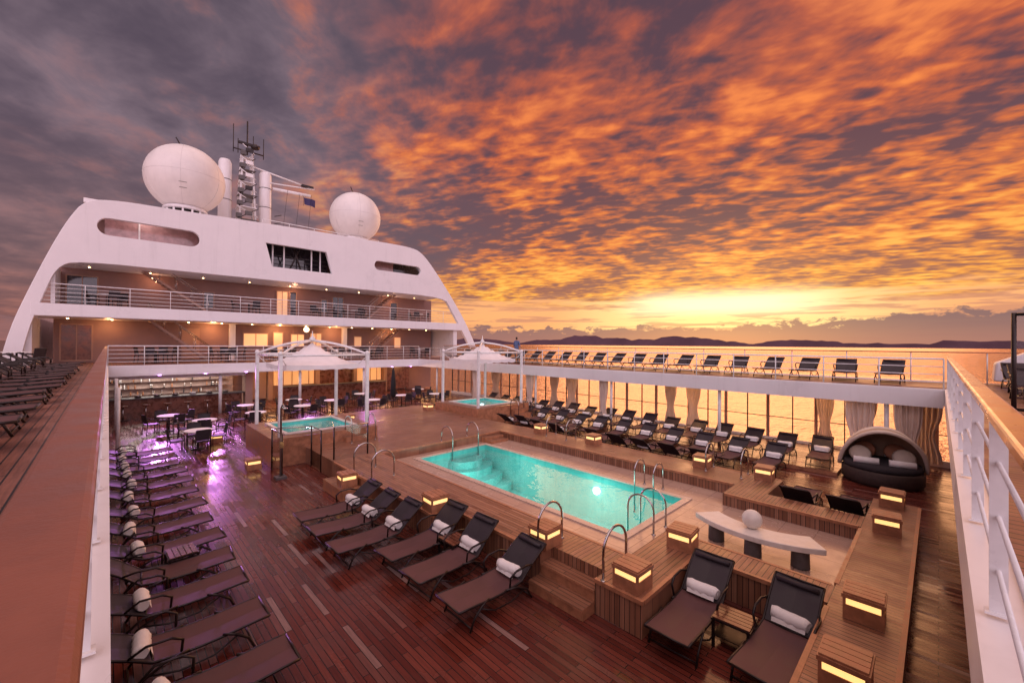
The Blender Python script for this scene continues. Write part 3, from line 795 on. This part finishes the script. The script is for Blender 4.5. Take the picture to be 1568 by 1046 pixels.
for x_ in (6.0,13.8): b.box(x_,x_+.35,34.1,34.42,ZG,1.22,WHITE)
b.obj('windows_and_doors',ss)
b=MB()
for i in range(14):
    b.lathe([(.05,0),(.05,.03)],(-1.6+1.75*i,33.2,1.19),LAMPW,10)
for i in range(9): b.lathe([(.035,0),(.035,.03)],(-.8+2.6*i,33.4,4.11),LAMPW,10)
b.sphere((10.5,32.6,.95),.2,emi('ball_lamp',(1,.7,.4),3.0),16,10)
b.obj('ceiling_lamps',ss)
for x_ in (0,5,9,13,18): lamp('deck_light','POINT',(x_,33.6,.85),(1,.46,.18),48 if 4<x_<17 else 30,ss,.12)
for x_ in (2,10,18): lamp('deck_light','POINT',(x_,33.7,3.7),(1,.48,.26),18,ss,.12)
def stair(x0,z0,x1,z1,Y,name='staircase'):
    b=MB(); n=12
    for Yy in (Y-.4,Y+.4):
        b.tube([(x0,Yy,z0),(x1,Yy,z1)],.09,WALLT,4)
        b.tube([(x0,Yy,z0+.95),(x1,Yy,z1+.95)],.02,STEEL,6)
        for i in range(0,n+1,3):
            f=i/n; b.tube([(x0+(x1-x0)*f,Yy,z0+(z1-z0)*f),(x0+(x1-x0)*f,Yy,z0+(z1-z0)*f+.95)],.014,STEEL,5)
    for i in range(1,n):
        f=i/n; X=x0+(x1-x0)*f; Z=z0+(z1-z0)*f
        b.box(X-.14,X+.14,Y-.38,Y+.38,Z-.02,Z+.02,WOODD)
    b.obj(name,ss)
stair(4.6,1.9,1.4,4.2,33.2); stair(4.7,ZG,1.7,1.3,33.0); stair(15.2,1.9,17.8,4.2,33.2); stair(15.4,ZG,18.3,1.3,33.0)
def radome(cx,cy,cz,r):
    b=MB(); prof=[]
    n=22
    for i in range(n+1):
        a=radians(-62)+radians(152)*i/n
        prof.append((max(.002,r*cos(a)),r*sin(a)))
    b.lathe(prof,(cx,cy,cz),DOMEM,48)
    zb=cz+r*sin(radians(-62))
    b.lathe([(r*.50,0),(r*.55,-.1),(r*.55,-.22)],(cx,cy,zb),WHITE,32)
    for k in range(14):
        a=2*pi*k/14; b.box(-.05,.05,-.05,.05,-.5,-.22,WHITE,M=Matrix.Translation((cx+r*.5*cos(a),cy+r*.5*sin(a),zb)))
    b.lathe([(r*.42,-.55),(r*.42,-.2)],(cx,cy,zb),DARKM,24)
    b.lathe([(r*.6,-.75),(r*.6,-.5),(r*.45,-.48)],(cx,cy,zb),WHITE,32)
    SE=mat('radome_seam',(.62,.58,.57),.5)
    for k in range(6):
        a0=2*pi*k/6+.3
        b.tube([(cx+r*cos(a)*cos(a0),cy+r*cos(a)*sin(a0),cz+r*sin(a)) for a in [radians(-60+7.5*i) for i in range(20)]],.009,SE,4)
    b.tube([(cx+r*cos(a),cy+r*sin(a),cz) for a in [2*pi*i/48 for i in range(49)]],.009,SE,4)
    a1=radians(-100); 
    for dz_ in (-.75,-1.05):
        rr=math.sqrt(r*r-dz_*dz_)
        b.tube([(cx+(rr+.01)*cos(a1+q_),cy+(rr+.01)*sin(a1+q_),cz+dz_) for q_ in (-.1,-.05,0,.05,.1)],.014,GREYST,4)
    b.tube([(cx-.3,cy-.2,cz+r*.97),(cx-.55,cy-.3,cz+r+.35)],.035,DARKM,6)
    b.obj('radome')
radome(3.5,34,10.45,2.12); radome(14.7,34,10.45,2.0)
b=MB()
for (x_,y_,zt_,r_) in ((6.1,37,13.6,.42),(8.75,37,13.4,.42)):
    b.tube([(x_,y_,7.5),(x_,y_,zt_-.3),(x_,y_,zt_-.08),(x_,y_,zt_)],r_,WHITE,20,rs=[r_,r_,r_*.8,r_*.3])
    for z_ in (9,10.5,12): b.lathe([(r_+.015,0),(r_+.015,.05)],(x_,y_,z_),GREYST,20)
for (x_,y_) in ((6.9,36.6),(8.1,36.6),(6.9,37.6),(8.1,37.6)): b.tube([(x_,y_,7.5),(7.5+(x_-7.5)*.5,37.1+(y_-37.1)*.5,14.4)],.08,WHITE,8)
for k in range(7):
    z_=8.3+k*.95; s_=.7-.05*k
    b.box(7.5-s_,7.5+s_,37.1-s_,37.1+s_,z_,z_+.05,GREYST if k%2 else WHITE)
    b.tube([(7.5-s_,36.5,z_),(7.5+s_,36.5,z_+.95)],.03,DARKM,5); b.tube([(7.5+s_,36.5,z_+.3),(7.5-s_,36.5,z_+.9)],.03,WHITE,5)
    b.box(7.5-s_-.1,7.5-s_+.25,36.4,36.7,z_+.1,z_+.4,GREYST)
    b.box(7.3,7.75,36.3,36.5,z_+.35,z_+.62,random.choice([GREYST,WHITE,DARKM]))
b.tube([(7.5,37,14.3),(7.5,37,16.9)],.05,DARKM); b.tube([(6.6,37,14.6),(8.6,37,14.6)],.05,DARKM)
for x_,h_ in ((6.6,16.4),(6.9,15.4),(7.9,15.9),(8.6,15.9)): b.tube([(x_,37,14.3),(x_,37,h_)],.028,DARKM,5)
b.box(6.9,8.3,36.7,36.9,15.0,15.15,DARKM)
b.tube([(7.0,36.9,13.6),(12.2,36.3,12.7)],.06,WHITE); b.tube([(9,36.7,12.5),(12.2,36.3,12.7)],.05,WHITE); b.tube([(9.2,36.7,12.1),(11.9,36.3,12.1)],.12,WHITE,8)
b.box(11.2,12.1,36.2,36.5,12.75,12.9,DARKM); b.lathe([(.25,0),(.3,.1),(.1,.35)],(7.9,36.4,14.7),DARKM,12)
for x_ in (10.2,11.1,12.0): b.tube([(x_,36.4,12.2),(x_-.8,35,7.6)],.012,DARKM,4)
for k in range(4): b.tube([(9.4,36.9,8.2+k*.6),(9.9,36.9,8.4+k*.6)],.03,DARKM)
b.obj('radar_mast')
b=MB()
A=[];B=[]
for i in range(9): f=i/8; A.append((11.4+.9*f,36.35+.06*sin(f*7),11.9-.05*f)); B.append((11.45+.85*f,36.35+.07*sin(f*7+.5),11.35-.12*f))
b.strip(A,B,mat('flag_cloth',(.05,.04,.12),.8)); b.tube([(11.38,36.35,12.1),(11.38,36.35,11.2)],.012,DARKM,5)
b.obj('ship_flag')
b=MB()
for (x_,y_) in ((1.1,33),(1.5,33)): b.lathe([(.12,0),(.12,.25),(.2,.3),(.05,.5)],(x_,y_,7.5),DARKM,10)
b.obj('roof_floodlight')

# ------------------------------------------------------------------ forward bar & cafe on main deck
bar=empty('deck_bar')
b=MB()
b.box(-.2,6.0,30.4,31.0,ZD+.002,ZD+1.05,WOODD); b.box(-.3,6.15,30.25,31.15,ZD+1.052,ZD+1.10,GREYST)
b.box(-1,6.2,30.2,31.2,ZF-.28,ZF-.003,WHITE)
b.box(-1.2,-.7,30.2,31.2,ZD,ZF-.285,WOODD); b.box(6.2,6.6,30.3,31.2,ZD,ZF-.003,WALLT)
b.box(-.7,6.2,34.0,34.4,ZD,ZF,mat('bar_back_panel',(.35,.25,.22),.4))
for k in range(4): b.box(0,5.8,33.7,34.0,ZD+.9+k*.4,ZD+.92+k*.4,STEEL)
for i in range(60):
    b.lathe([(.035,0),(.035,.18),(.012,.22),(.012,.3)],(.1+random.random()*5.5,33.85,ZD+.921+.4*random.randint(0,3)),random.choice([WHITER,DGLASS,STEEL,WOODT]),8)
for i in range(7): b.lathe([(.14,0),(.16,.12),(.15,.14)],(.4+.8*i,30.6,ZD+1.102),random.choice([STEEL,WHITER]),12)
b.poly([(-.6,30.35,ZD+1.12),(6.1,30.35,ZD+1.12),(6.1,30.35,ZD+1.6),(-.6,30.35,ZD+1.6)],GLASS)
b.obj('bar_counter',bar)
lamp('bar_light','AREA',(3,32.6,ZF-.05),(1,.87,.78),160,bar,5,sy=1.2)
b=MB()
def win2(x0,x1,z0,z1,m): 
    b.box(x0,x1,34.2,34.42,z0,z1,m); b.box(x0-.08,x1+.08,34.3,34.43,z1,z1+.1,WOODD)
    k=x0+.6
    while k<x1-.2: b.box(k,k+.04,34.17,34.2-.002,z0,z1,WOODD); k+=.6
win2(7.2,8.3,ZD+.1,ZF-.3,WALLT); win2(8.8,11.6,ZD+1,ZF-.25,WINW2); win2(12.0,14.6,ZD+.1,ZF-.3,WOODD); win2(15.,17.2,ZD+1,ZF-.3,WINW2); win2(17.8,20,ZD+.1,ZF-.3,WOODD)
for x_ in (7.0,8.5,11.8,14.8,17.5): b.box(x_-.15,x_+.15,33.9,34.42,ZD,ZF,WALLT)
b.box(8.8,16.5,31.9,32.5,ZD+.002,ZD+1.05,WOODD); b.box(8.7,16.6,31.8,32.6,ZD+1.052,ZD+1.1,GREYST)
b.obj('cafe_front')
for x_ in (8,12,16,20): lamp('cafe_light','POINT',(x_,31.6,ZF-.35),(1,.48,.18),85,bar,.12)
b=MB()
for i in range(9): b.lathe([(.06,0),(.06,.03)],(7+1.6*i,31.3,ZF-.035),LAMPW,10)
b.obj('cafe_ceiling_lamps',bar)

b=MB(); b.lathe([(.45,.72),(.46,.735),(.45,.755)],(0,0,0),TOWEL,24); b.tube([(0,0,.04),(0,0,.72)],.035,DARKM,8); b.lathe([(.24,0),(.22,.03),(.04,.05)],(0,0,0),DARKM,16); DT=b.mesh('dining_table')
b=MB()
for sx_ in (-1,1):
    b.tube([(sx_*.23,-.22,0),(sx_*.23,-.23,.44),(sx_*.24,-.20,.62)],.016,DARKM,6); b.tube([(sx_*.23,.25,0),(sx_*.23,.2,.44),(sx_*.22,.27,.88)],.016,DARKM,6)
    b.tube([(sx_*.25,-.22,.62),(sx_*.26,0,.66),(sx_*.24,.22,.64)],.018,DARKM,6)
b.box(-.23,.23,-.23,.21,.42,.46,SLINGB)
b.strip([(-.21,.2,.5),(0,.24,.5),(.21,.2,.5)],[(-.21,.27,.87),(0,.31,.88),(.21,.27,.87)],SLINGB)
b.tube([(-.22,.27,.88),(0,.31,.89),(.22,.27,.88)],.016,DARKM,6)
CH=b.mesh('dining_chair')
def tableset(x_,y_,z_,k=4):
    inst(DT,'dining_table',(x_,y_,z_)); a0=random.random()*2
    for i in range(k):
        a=a0+2*pi*i/k; inst(CH,'dining_chair',(x_+.68*cos(a),y_+.68*sin(a),z_),a-pi/2+jit(.15))
for p in ((2.6,20.4),(3.0,22.6),(5.4,23.4),(7.6,24.2),(9.6,25.5),(11.8,24.2),(14,25),(16.2,24.4),(5.6,26.4),(8,27.2),(12.5,27.5),(16.8,27.6),(2.2,24.9)): tableset(p[0]+jit(.2),p[1]+jit(.2),ZD)
for p in ((-2.8,27.5),(2,31.8),(5.5,31.6),(8.6,31.8),(12.5,31.8),(15.2,31.8),(19.5,31.6)): tableset(p[0],p[1],ZG,4)
for p in ((.0,32.4),(6.8,32.6),(11.5,32.6),(14.3,32.8),(19.8,32.4)): tableset(p[0],p[1],1.86,3)
b=MB(); b.tube([(0,0,0),(0,0,2.7)],.03,DARKM,8); b.lathe([(.06,.9),(.17,1.0),(.15,1.8),(.08,2.5),(.02,2.65)],(0,0,0),BLACKF,12); b.lathe([(.35,0),(.33,.08),(.05,.1)],(0,0,0),GREYST,16)
b.obj('closed_parasol',loc=(12.6,23.4,ZD))
b=MB(); b.lathe([(.2,0),(.18,.03),(.03,.05)],(0,0,0),DARKM,12); b.tube([(0,0,.03),(0,0,.72)],.025,STEEL,8); b.lathe([(.17,.72),(.19,.75),(.18,.8),(.02,.81)],(0,0,0),WOODD,16); BS=b.mesh('bar_stool')
for i in range(6): inst(BS,'bar_stool',(.6+i*.9,29.8,ZD))
b=MB()
b.tube([(12.2,-.98,ZG),(12.2,-.98,.66)],.035,DARKM,8); b.tube([(12.2,-.98,.63),(12.2,-3.2,.63)],.03,DARKM,8); b.tube([(12.2,-.98,ZG+.1),(12.2,-3.2,ZG+.1)],.03,DARKM,8); b.tube([(12.2,-3.2,ZG),(12.2,-3.2,.66)],.035,DARKM,8)
b.poly([(12.2,-1,ZG+.1),(12.2,-3.2,ZG+.1),(12.2,-3.2,.62),(12.2,-1,.62)],GLASS)
b.obj('glass_windscreen')
b=MB()
pr_=[(-5.2,-1.1),(-4.8,.1),(-3.6,.35),(-2.3,.05),(-1.3,-.5),(-1.25,-1.1)]
v0=[b.bm.verts.new((20.9,p,q)) for p,q in pr_]; v1=[b.bm.verts.new((21.7,p,q)) for p,q in pr_]
for k in range(6): b.face([v0[k],v0[(k+1)%6],v1[(k+1)%6],v1[k]],WHITE)
b.face(v0,WHITE); b.face(v1[::-1],WHITE); b.obj('white_locker',bevel=.05)

# ------------------------------------------------------------------ person on the gallery
def person(loc,rz):
    J=[(0,0,.95),(0,0,1.15),(0,0,1.38),(0,.0,1.50),(0,-.01,1.60),(0,0,1.72),
       (.17,0,1.42),(.24,-.02,1.15),(.24,-.20,1.02),(.24,-.30,1.0),
       (-.17,0,1.42),(-.25,.02,1.15),(-.24,-.12,.95),(-.24,-.2,.9),
       (.10,0,.90),(.11,-.02,.50),(.11,.01,.08),(.12,-.15,.04),
       (-.10,0,.90),(-.12,.02,.50),(-.12,.05,.08),(-.13,-.11,.04)]
    E=[(0,1),(1,2),(2,3),(3,4),(4,5),(2,6),(6,7),(7,8),(8,9),(2,10),(10,11),(11,12),(12,13),(0,14),(14,15),(15,16),(16,17),(0,18),(18,19),(19,20),(20,21)]
    Rr=[.14,.13,.15,.055,.085,.085,.06,.045,.035,.03,.06,.045,.035,.03,.095,.06,.045,.035,.095,.06,.045,.035]
    me=bpy.data.meshes.new('person'); me.from_pydata(J,E,[]); o=bpy.data.objects.new('person',me); COL.objects.link(o)
    md=o.modifiers.new('skin','SKIN'); o.modifiers.new('sub','SUBSURF').levels=2
    for i,v in enumerate(me.skin_vertices[0].data): v.radius=(Rr[i],Rr[i]*.8); v.use_root=(i==0)
    dg=bpy.context.evaluated_depsgraph_get(); m2=bpy.data.meshes.new_from_object(o.evaluated_get(dg)); bpy.data.objects.remove(o)
    m2.materials.clear()
    for m_ in (mat('blue_shirt',(.10,.14,.28),.9),mat('khaki_trousers',(.16,.12,.10),.9),mat('skin_tone',(.42,.24,.17),.6),mat('dark_hair',(.03,.02,.015),.8),mat('shoe_leather',(.02,.02,.02),.5)): m2.materials.append(m_)
    for p in m2.polygons:
        c=p.center; p.use_smooth=True
        if c.z>1.47: p.material_index=3 if (c.z>1.68 or (c.y>.02 and c.z>1.56)) else 2
        elif c.z<.09: p.material_index=4
        elif c.z<.95 and abs(c.x)<.2: p.material_index=1
        elif abs(c.x)>.2 and c.z<1.12: p.material_index=2
        else: p.material_index=0
    o=bpy.data.objects.new('standing_person',m2); COL.objects.link(o); o.location=loc; o.rotation_euler=(0,0,rz)
person((19.0,19.1,ZG),radians(100))
